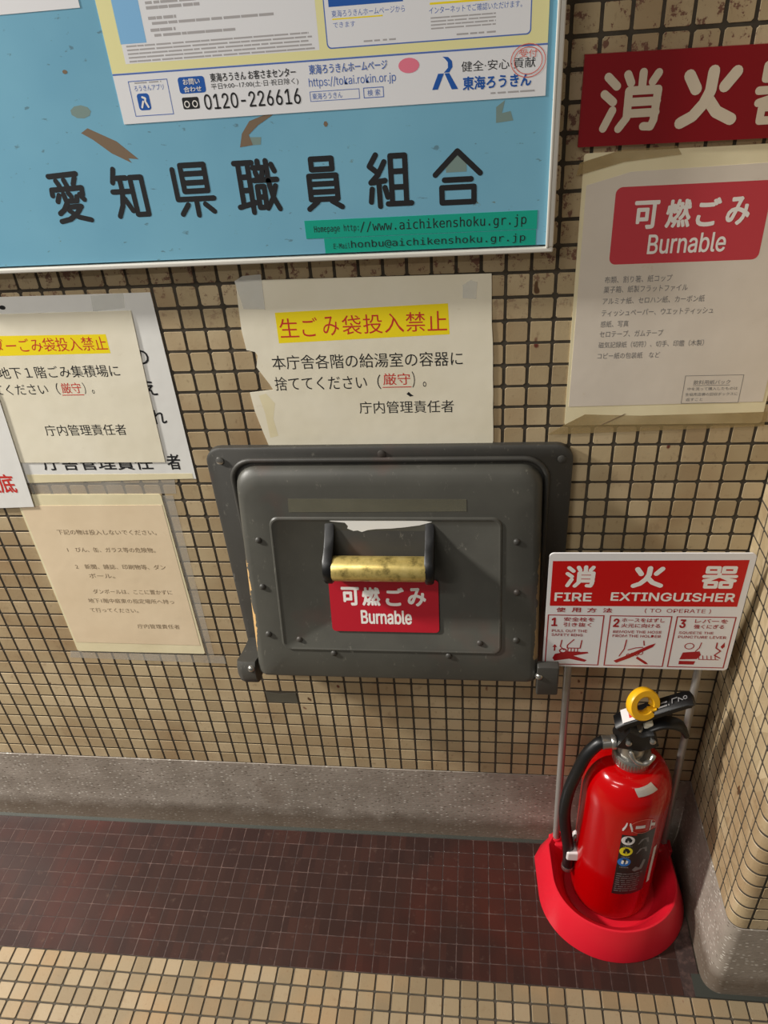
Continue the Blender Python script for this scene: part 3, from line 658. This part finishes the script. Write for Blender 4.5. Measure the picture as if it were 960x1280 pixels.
# pull handle: two brackets, recess plate and brass bar
for xa, xb in ((-7.5, -7.05), (-2.62, -2.2)):
    m = MB()
    fz = lambda z: face(z)+.02
    pr_ = [(fz(20.7), 20.7), (fz(18.1), 18.1), (-2.3, 18.1), (-2.75, 18.05), (-3.1, 18.2), (-3.32, 18.6), (-3.3, 19.1), (-3.0, 19.5), (-2.4, 19.75), (-1.9, 20.1), (-1.6, 20.5)]
    b = .08; cy = sum(p[0] for p in pr_)/len(pr_); cz = sum(p[1] for p in pr_)/len(pr_); sh = lambda q: [(cy+(y-cy)*q, cz+(z-cz)*q) for y, z in pr_]
    m.loft([[(xa, y, z) for y, z in sh(.94)], [(xa+b, y, z) for y, z in pr_], [(xb-b, y, z) for y, z in pr_], [(xb, y, z) for y, z in sh(.94)]])
    build('handle_bracket', m, 'black_plastic', ch, 40)
m = MB(); m.add([(-7.1, face(20.35)-.02, 20.35), (-2.55, face(20.35)-.02, 20.35), (-2.55, face(17.7)-.3, 17.7), (-7.1, face(17.7)-.3, 17.7), (-7.1, face(17.7)+.1, 17.7), (-2.55, face(17.7)+.1, 17.7)],
                 [(0, 3, 2, 1), (3, 4, 5, 2), (0, 4, 3), (1, 2, 5)]); build('back_plate', m, 'plate_paint', ch)
m = MB(); m.lathe([(.3, 0), (.6, .02), (.62, .1), (.62, 4.45), (.6, 4.53), (.3, 4.55)], (-7.1, -2.72, 18.85), 28, (1, 0, 0)); build('pull_bar', m, 'brass', ch, 40)
lb = build('burnable_label', MB().loft([[dm(x, z, .08) for x, z in rr(-7.55, -2.05, 14.7, 17.68, .2, 4)], [dm(x, z, .1) for x, z in rr(-7.55, -2.05, 14.7, 17.68, .2, 4)]]), 'label_red', ch)
DMM = lambda x, z, off: dm(x, z, .1+off)
m = MB()
for c_, a in zip('可燃ごみ', (-6.95, -5.9, -4.7, -3.6)): txt(m, c_, a, a+.93, 16.2, 17.25, DMM, .012, .04, 3)
txt(m, 'Burnable', -6.02, -3.42, 15.15, 15.95, DMM, .012, .035, 3); decal('lettering', m, 'ink_white', lb)
m = MB(); m.loft([[dm(x, z, q) for x, z in ((-9.22, 21.2), (-.65, 21.25), (-.66, 21.85), (-9.2, 21.88))] for q in (.0, .02)]); build('tape_strip', m, 'olive_tape', ch)
m = MB(); tp = [(-7.35, 20.85), (-7.2, 20.75), (-6.5, 20.68), (-6.35, 20.5), (-6.4, 20.38), (-6.1, 20.25), (-5.9, 20.28), (-5.7, 20.2), (-5.4, 20.3), (-5.0, 20.35), (-4.3, 20.38), (-3.6, 20.45), (-2.9, 20.55), (-2.3, 20.72), (-2.8, 20.8), (-4.4, 20.82), (-6.2, 20.88)]
m.loft([[dm(x, z, q) for x, z in tp] for q in (.03, .05)]); build('paper_remnant', m, 'peeled_white', ch)

# ------------------------------------------------------------------ extinguisher stand
cx, cy = 8.22, -3.9
st = thing('extinguisher_stand', 'red plastic floor stand with two grey poles and instruction board', 'stand', (cx, cy, -ZF))
def dshape(k, dz=0):
    # outline radius of the D-shaped foot, k pitches pushed inward
    rx, ry = 4.45-k, 4.1-k; back = -.45-k*.6; xs = cx-rx, cx+rx
    P = []
    for a in range(180, 361, 6): P.append((cx+rx*math.cos(math.radians(a)), cy+ry*math.sin(math.radians(a))))
    P += [(cx+rx, back-.9), (cx+rx-.55, back), (cx-rx+.55, back), (cx-rx, back-.9)]
    out = []
    for q in range(72):
        a = 2*math.pi*q/72; d = (math.cos(a), math.sin(a)); best = 1e9
        for i in range(len(P)):
            (ax, ay), (bx2, by) = P[i], P[(i+1) % len(P)]
            ex, ey = bx2-ax, by-ay; den = d[0]*ey-d[1]*ex
            if abs(den) < 1e-9: continue
            t_ = ((ax-cx)*ey-(ay-cy)*ex)/den; s_ = ((ax-cx)*d[1]-(ay-cy)*d[0])/den
            if t_ > 0 and -1e-6 <= s_ <= 1+1e-6: best = min(best, t_)
        out.append((best, a))
    return out
rot = math.radians(3)
def dring(k, z, circ=0, rad=2.75, ccy=-3.35):
    r = []
    for (d, a) in dshape(k):
        x, y = cx+d*math.cos(a), cy+d*math.sin(a); X, Y = 8.2+rad*math.cos(a), ccy+rad*math.sin(a)
        x, y = x*(1-circ)+X*circ, y*(1-circ)+Y*circ
        dx, dy = x-cx, y-cy; r.append((cx+dx*math.cos(rot)-dy*math.sin(rot), cy+dx*math.sin(rot)+dy*math.cos(rot), z))
    return r
m = MB(); m.loft([dring(0, -6.58), dring(.02, -6.42), dring(.62, -4.5), dring(.68, -4.4), dring(.78, -4.38), dring(1.12, -4.72), dring(1.25, -4.95), dring(1.45, -5.6, .15), dring(1.4, -6.1, .7), dring(1.4, -6.25, 1), dring(1.4, -6.28, 1, .3)])
build('foot_tray', m, 'stand_red', st, 38)
def tilt(z): return -1.35-.04*(z+4.4)
for x0_, lean in ((4.98, -.024), (11.75, -.036)):
    m = MB(); m.tube([(x0_, tilt(-5.2), -5.2), (x0_+lean*6, tilt(1), 1), (x0_+lean*23.5, tilt(18.5), 18.5)], .21, 14); build('pole', m, 'pole_grey', st, 50)
    m = MB(); m.box(x0_-.45, x0_+.45, -1.9, -1.1, -6.4, -4.6, .1); m.lathe([(.34, -.3), (.34, .1), (.3, .14), (.2, .1)], (x0_, tilt(-4.5), -4.55), 16); build('pole_socket', m, 'stand_red', st, 50)
BL, BR, TL, TR = Vector((3.27, -2.35, 12.19)), Vector((12.43, -2.35, 12.19)), Vector((3.06, -2.62, 19.77)), Vector((12.24, -2.62, 19.85))
def SM(x, z, off):
    t_ = (z-11.83)/7.5; s_ = (x-(3.31-.18*t_))/(9.27+.1*t_)
    p = (BL*(1-s_)+BR*s_)*(1-t_)+(TL*(1-s_)+TR*s_)*t_; return (p.x, p.y-off, p.z)
sb = build('instruction_board', MB().loft([[SM(x, z, q) for x, z in rr(3.3-.05, 12.55, 11.83, 19.35, .22, 5)] for q in (-.06, .02)]), 'sign_white', st)
SN = lambda x, z, off: SM(x, z, .02+off)
m = MB(); m.poly([(3.42, 16.08), (12.25, 16.15), (12.28, 18.98), (3.42, 18.9)], .008, SN); decal('red_field', m, 'sign_red', sb)
m = MB()
for c_, a, b, w in (('消', 3.98, 5.6, .2), ('火', 7.05, 8.8, .25), ('器', 10.3, 12.0, .18)):
    q = MB(); glyph(q, c_, a, b, 17.22, 18.7, w, SN, .015); decal('character', q, 'ink_white', sb)
txt(m, 'FIRE', 3.62, 5.4, 16.4, 16.95, SN, .014, .04, 3); txt(m, 'EXTINGUISHER', 6.3, 12.05, 16.45, 17.0, SN, .014, .04, 3)
decal('white_lettering', m, 'ink_white', sb)
m = MB()
for k, c_ in enumerate('使用方法'): txt(m, c_, 3.75+k*.75, 4.2+k*.75, 15.68, 15.98, SN, .012, .03)
txt(m, '( TO  OPERATE )', 8.0, 11.1, 15.68, 15.98, SN, .012, 0)
bxs = ((3.36, 6.12), (6.38, 9.36), (9.56, 12.36))
for a, b in bxs: frame(m, a, b, 11.98, 15.5, .06, .01, SN)
for k, (nn, l1, l2, e1, e2) in enumerate((('1', '安全栓を', '引き抜く', 'PULL OUT THE', 'SAFETY RING'), ('2', 'ホースをはずし', '火元に向ける', 'REMOVE THE HOSE', 'FROM THE HOLDER'), ('3', 'レバーを', '強くにぎる', 'SQUEEZE THE', 'PUNCTURE LEVER'))):
    a = bxs[k][0]; txt(m, nn, a+.2, a+.5, 14.72, 15.3, SN, .012, .05)
    w = (1.5, 2.05, 1.55)[k]; o_ = (.8, .6, .9)[k]
    txt(m, l1, a+o_, a+o_+w, 15.07, 15.34, SN, .012, .02); txt(m, l2, a+o_, a+o_+w*.92, 14.7, 14.98, SN, .012, .02)
    txt(m, e1, a+.25, a+(2.0, 2.6, 1.9)[k], 14.32, 14.5, SN, .012, .02); txt(m, e2, a+.25, a+(1.8, 2.6, 2.55)[k], 14.04, 14.22, SN, .012, .02)
# three small pictograms
def pic(pts, w=.06): stroke(m, pts, w, SN, .012)
pic([(4.15, 13.75), (4.1, 13.3), (4.3, 13.05)]); pic([(4.75, 13.8), (4.45, 13.4), (4.45, 13.2), (5.1, 13.2), (5.15, 13.75)])
pic(disc(4.25, 13.0, .17, .15, 10)+[(4.42, 13.0)], .07)
for q in range(4): pic([(4.5+q*.16, 13.2), (4.5+q*.16, 12.95)], .05)
pic([(4.45, 12.93), (5.1, 12.93)], .05)
m.poly([(3.75, 12.45), (3.85, 12.75), (4.3, 12.9), (5.5, 12.95), (5.55, 12.85), (4.8, 12.65), (5.5, 12.35), (5.4, 12.22), (4.6, 12.42), (3.85, 12.25)], .012, SN)
m.poly([(3.78, 12.98), (3.86, 12.98), (3.86, 13.25), (3.94, 13.25), (3.82, 13.45), (3.7, 13.25), (3.78, 13.25)], .012, SN)
pic([(7.35, 13.85), (7.3, 13.2), (7.1, 12.7)]); pic([(8.2, 13.8), (8.25, 13.5)]); pic([(7.5, 13.15), (7.85, 13.3), (8.2, 13.35)])
for q in range(4): pic(disc(7.55+q*.2, 12.75+q*.07, .1, .13, 8)+[(7.65+q*.2, 12.75+q*.07)], .045)
m.poly([(6.85, 12.35), (7.0, 12.2), (7.6, 12.55), (8.7, 13.4), (8.8, 13.65), (8.5, 13.5), (7.6, 12.85)], .013, SN); m.poly([(8.0, 12.7), (8.5, 12.3), (8.6, 12.15), (8.45, 12.15), (7.95, 12.55)], .013, SN)
pic(disc(10.45, 13.5, .22, .2, 12)+[(10.67, 13.5)], .05); pic([(11.0, 13.75), (10.95, 13.4), (10.8, 13.15)], .05)
m.poly([(10.1, 12.55), (10.2, 13.05), (11.0, 13.15), (11.1, 12.9), (10.95, 12.6)], .012, SN); m.poly([(10.1, 12.2), (10.1, 12.45), (10.9, 12.45), (10.85, 12.2)], .012, SN)
for q in range(5): pic([(11.0+q*.2, 12.85), (11.05+q*.2, 12.58), (11.2+q*.2, 12.58)], .045)
pic([(11.75, 13.75), (11.75, 13.4), (12.0, 13.2), (11.75, 12.9), (12.05, 12.7)], .07); m.poly([(11.95, 13.5), (12.1, 13.8), (12.15, 13.5), (12.05, 13.35)], .012, SN)
decal('red_print', m, 'sign_ink', sb)

# ------------------------------------------------------------------ fire extinguisher
ex, ey, er = 8.2, -3.3, 2.42
fe = thing('fire_extinguisher', 'glossy red fire extinguisher with black hose standing in the red foot tray', 'fire extinguisher', (ex, ey, -6.24))
prof2 = [(2.0, -6.24), (2.25, -6.2), (er-.03, -6.0), (er, -5.7), (er, 3.9)]
for k in range(1, 11):
    a = math.pi/2*k/10; prof2.append((1.0+(er-1.0)*math.cos(a)**.85 if k < 10 else 1.02, 3.9+2.25*math.sin(a)))
prof2 += [(.95, 6.3), (.3, 6.32)]
m = MB(); m.lathe(prof2, (ex, ey, 0), 64); build('tank', m, 'extinguisher_red', fe, 40)
m = MB(); rp_ = [(.93, 6.2), (1.0, 6.28), (1.0, 6.85), (.93, 6.95), (.75, 6.98), (.3, 7.0)]
m.lathe(rp_, (ex, ey, 0), 40)
for k in range(40):
    a = 2*math.pi*k/40; c_, s_ = math.cos(a), math.sin(a); m.tube([(ex+1.0*c_, ey+1.0*s_, 6.34), (ex+1.0*c_, ey+1.0*s_, 6.8)], .03, 4)
build('neck_ring', m, 'steel', fe, 40)
m = MB(); m.lathe([(.72, 6.9), (.72, 7.3), (.62, 7.6), (.58, 8.7), (.4, 8.9), (.1, 8.92)], (ex-.1, ey, 0), 24)
m.lathe([(.3, 0), (.3, .6), (.4, .62), (.4, .8), (.36, .85), (.38, 1.3), (.3, 1.32)], (ex-.4, ey-.1, 7.75), 18, (-1, -.1, -.03))
build('valve', m, 'steel', fe, 40)
m = MB(); m.bar([(7.45, ey, 8.5), (7.8, ey, 8.35), (8.4, ey, 8.15), (8.9, ey, 8.4), (9.15, ey, 8.5)], 1.3, lambda t_: 1.55-.5*t_, .1); build('lever_bracket', m, 'black_plastic', fe, 45)
P = [Vector(p) for p in ((8.7, ey, 8.75), (9.2, ey, 9.1), (9.8, ey, 9.22), (10.4, ey, 9.0), (10.75, ey, 8.45))]
m = MB(); m.bar(smooth(P, 5), lambda t_: .85-.1*t_, .28, .07); build('carry_handle', m, 'black_plastic', fe, 45)
m = MB(); m.bar([(7.2, ey, 9.0), (7.5, ey, 9.3), (8.4, ey, 9.85), (9.5, ey, 10.5), (10.4, ey, 10.98), (10.6, ey, 11.0), (10.68, ey, 10.9)], lambda t_: .95 if t_ < .9 else .7, lambda t_: .5-.16*t_, .08)
lv = build('squeeze_lever', m, 'black_plastic', fe, 45)
def LV(x, z, off):   # x runs along the lever, z across it
    d = Vector((1.2, 0, .74)).normalized(); n = Vector((-d.z, 0, d.x)); p = Vector((7.55, ey, 9.33))+d*x+Vector((0, 1, 0))*z+n*(.29+off-.03*x); return tuple(p)
m = MB(); rect(m, -.05, .85, -.44, .44, .0, LV); decal('warning_tag', m, 'clip_white', lv)
m = MB(); rect(m, .35, .68, -.25, .1, .01, LV); decal('tag_mark', m, 'ink_red', lv)
m = MB(); stroke(m, [(2.65, -.2), (2.7, .05), (2.95, .05)], .05, LV, .03); stroke(m, [(2.98, -.22), (3.02, .0), (3.2, -.2)], .05, LV, .03); stroke(m, disc(3.35, -.1, .09, .1, 8)+[(3.44, -.1)], .045, LV, .03); dashes(m, 1.9, 2.5, -.28, .1, LV, .03); dashes(m, 1.9, 2.5, -.05, .1, LV, .03)
decal('lever_lettering', m, 'ink_grey', lv)
m = MB(); m.box(8.55, 9.0, ey-.2, ey+.2, 8.75, 9.25, .08); build('safety_stop', m, 'paper_cream', fe)
# yellow safety ring
ax = Vector((.30, -.80, .36)).normalized(); u = Vector((1, 0, .35)); u = (u-ax*u.dot(ax)).normalized(); w_ = ax.cross(u); c0 = Vector((8.28, ey-.15, 10.75))
m = MB(); rings = []
for k in range(0, 37):
    a = math.radians(-35+330*k/36+0); d = u*math.cos(a)+w_*math.sin(a)
    q = [(.5, -.26), (.8, -.26), (.86, -.18), (.86, .18), (.8, .26), (.5, .26), (.42, .18), (.42, -.18)]
    rings.append([c0+d*r_+ax*h_ for r_, h_ in q])
m.loft(rings); m.bar([(8.55, ey-.2, 10.35), (8.9, ey-.15, 10.45), (9.0, ey-.1, 10.1)], .35, .25, .05)
m.tube([(8.2, ey-.2, 10.0), (8.0, ey-.2, 9.75)], .2, 8)
build('safety_ring', m, 'ring_yellow', fe, 45)
for p in ((7.75, ey-.66, 8.3), (8.95, ey-.66, 8.5)):
    m = MB(); m.lathe([(.16, 0), (.16, .1), (.08, .16), (.02, .17)], p, 12, (0, -1, .1)); build('pivot_pin', m, 'steel', fe, 50)
m = MB(); m.tube(smooth([Vector(p) for p in ((7.9, ey-.7, 7.7), (8.1, ey-.95, 7.3), (8.5, ey-1.05, 7.1), (8.9, ey-.95, 7.2), (9.15, ey-.7, 7.45))], 4), lambda t_: .1+.05*abs(math.sin(t_*12)), 8); build('seal_wire', m, 'steel', fe, 60)
m = MB(); m.tube([(6.62, ey-.15, 7.66), (6.3, ey-.2, 7.55), (5.75, ey-.35, 6.8), (5.35, ey-.5, 5.6), (5.0, ey-.55, 4.0), (4.88, ey-.55, 2.4), (4.98, ey-.45, .8), (5.2, ey-.35, -.8), (5.42, ey-.3, -2.6), (5.45, ey-.3, -3.9)], .34, 16, 6)
build('hose', m, 'black_rubber', fe, 60)
m = MB(); m.lathe([(.36, 0), (.38, -.1), (.38, -.3), (.33, -.38), (.25, -.4)], (5.45, ey-.3, -3.85), 16); build('nozzle', m, 'steel', fe, 50)
m = MB(); m.box(5.25, 6.0, ey-.75, ey+.1, -2.75, -1.95, .1); m.bar([(5.6, ey+.1, -1.9), (5.72, ey+.1, -1.3), (5.95, ey+.1, -1.1)], .5, .1, .03); build('hose_clip', m, 'clip_white', fe)
def CY(a, z, off, pw=1):
    r_ = er+.008+off; t_ = math.radians(a); return (ex+r_*math.sin(t_), ey-r_*math.cos(t_), z)
def cyl_rect(mb, a0, a1, z0, z1, off, n=12):
    for k in range(n):
        p, q = a0+(a1-a0)*k/n, a0+(a1-a0)*(k+1)/n; mb.poly([(p, z0), (q, z0), (q, z1), (p, z1)], off, CY)
m = MB(); cyl_rect(m, -11, 34, -3.15, 2.75, 0); cyl_rect(m, 8, 34, 2.7, 3.0, 0); lab = decal('info_label', m, 'label_black', fe)
for (z, mat) in ((2.28, 'clip_white'), (1.24, 'label_yellow'), (.2, 'label_blue')):
    m = MB(); m.poly(disc(-2.2, z, 8.6, .42), .01, CY); e = decal('hazard_emblem', m, mat, lab)
    m = MB(); mk = 'ink_white' if mat == 'label_blue' else 'ink_black'
    m.poly([(-6, z-.15), (-3, z-.2), (-2.5, z+.15), (-5.5, z+.18)], .02, CY); m.poly([(-.5, z-.2), (2.5, z-.1), (3, z+.1), (0, z+.22)], .02, CY); decal('emblem_mark', m, mk, e)
m = MB()
for z in (1.68, .64, -.38): dashes(m, -7, 4.5, z, .1, CY, .01, 2, .5)
for k in range(9): dashes(m, -9, 28-random.random()*8, -1.05-k*.22, .07, CY, .01, 6, 1)
decal('fine_print', m, 'ink_grey', lab)
m = MB()
for z in (1.9, 1.0): m.poly([(11, z), (27, z), (25, z+.5), (15, z+.45), (13, z+.2)], .01, CY)
m.poly([(10, -.6), (14, -.3), (20, -.5), (24, .3), (28, .1), (24, -.7), (14, -.8)], .01, CY)
decal('drawing', m, 'ink_grey', lab)
m = MB(); txt(m, 'ハート', -12, 31, 3.08, 3.98, CY, .012, .11, 3); decal('brand_lettering', m, 'clip_white', fe)
m = MB(); P = disc(14, 3.55, 17, .62, 40)
for k in range(40): 
    (a, b), (c_, d) = P[k], P[(k+1) % 40]; m.poly([(a, b), (c_, d), (14+(c_-14)*.95, 3.55+(d-3.55)*.93), (14+(a-14)*.95, 3.55+(b-3.55)*.93)], .01, CY)
decal('oval_outline', m, 'stamp_red', fe)
m = MB(); cyl_rect(m, 40, 46, -2.7, .9, 0, 3); decal('side_sticker', m, 'clip_white', fe)
# silver sticker on the shoulder
def shoulder(a, h):
    t_ = math.radians(a); ph = math.asin((h-3.9)/2.25); r_ = 1.0+(er-1.0)*math.cos(ph)**.85+.03; return (ex+r_*math.sin(t_), ey-r_*math.cos(t_), h+.02)
m = MB(); n = 4; vs = [shoulder(4+34*i/n-6*j/n, 5.58+.34*j/n+.1*i/n) for j in range(n+1) for i in range(n+1)]
m.add(vs, [(j*(n+1)+i, j*(n+1)+i+1, (j+1)*(n+1)+i+1, (j+1)*(n+1)+i) for j in range(n) for i in range(n)]); decal('silver_sticker', m, 'silver_film', fe)
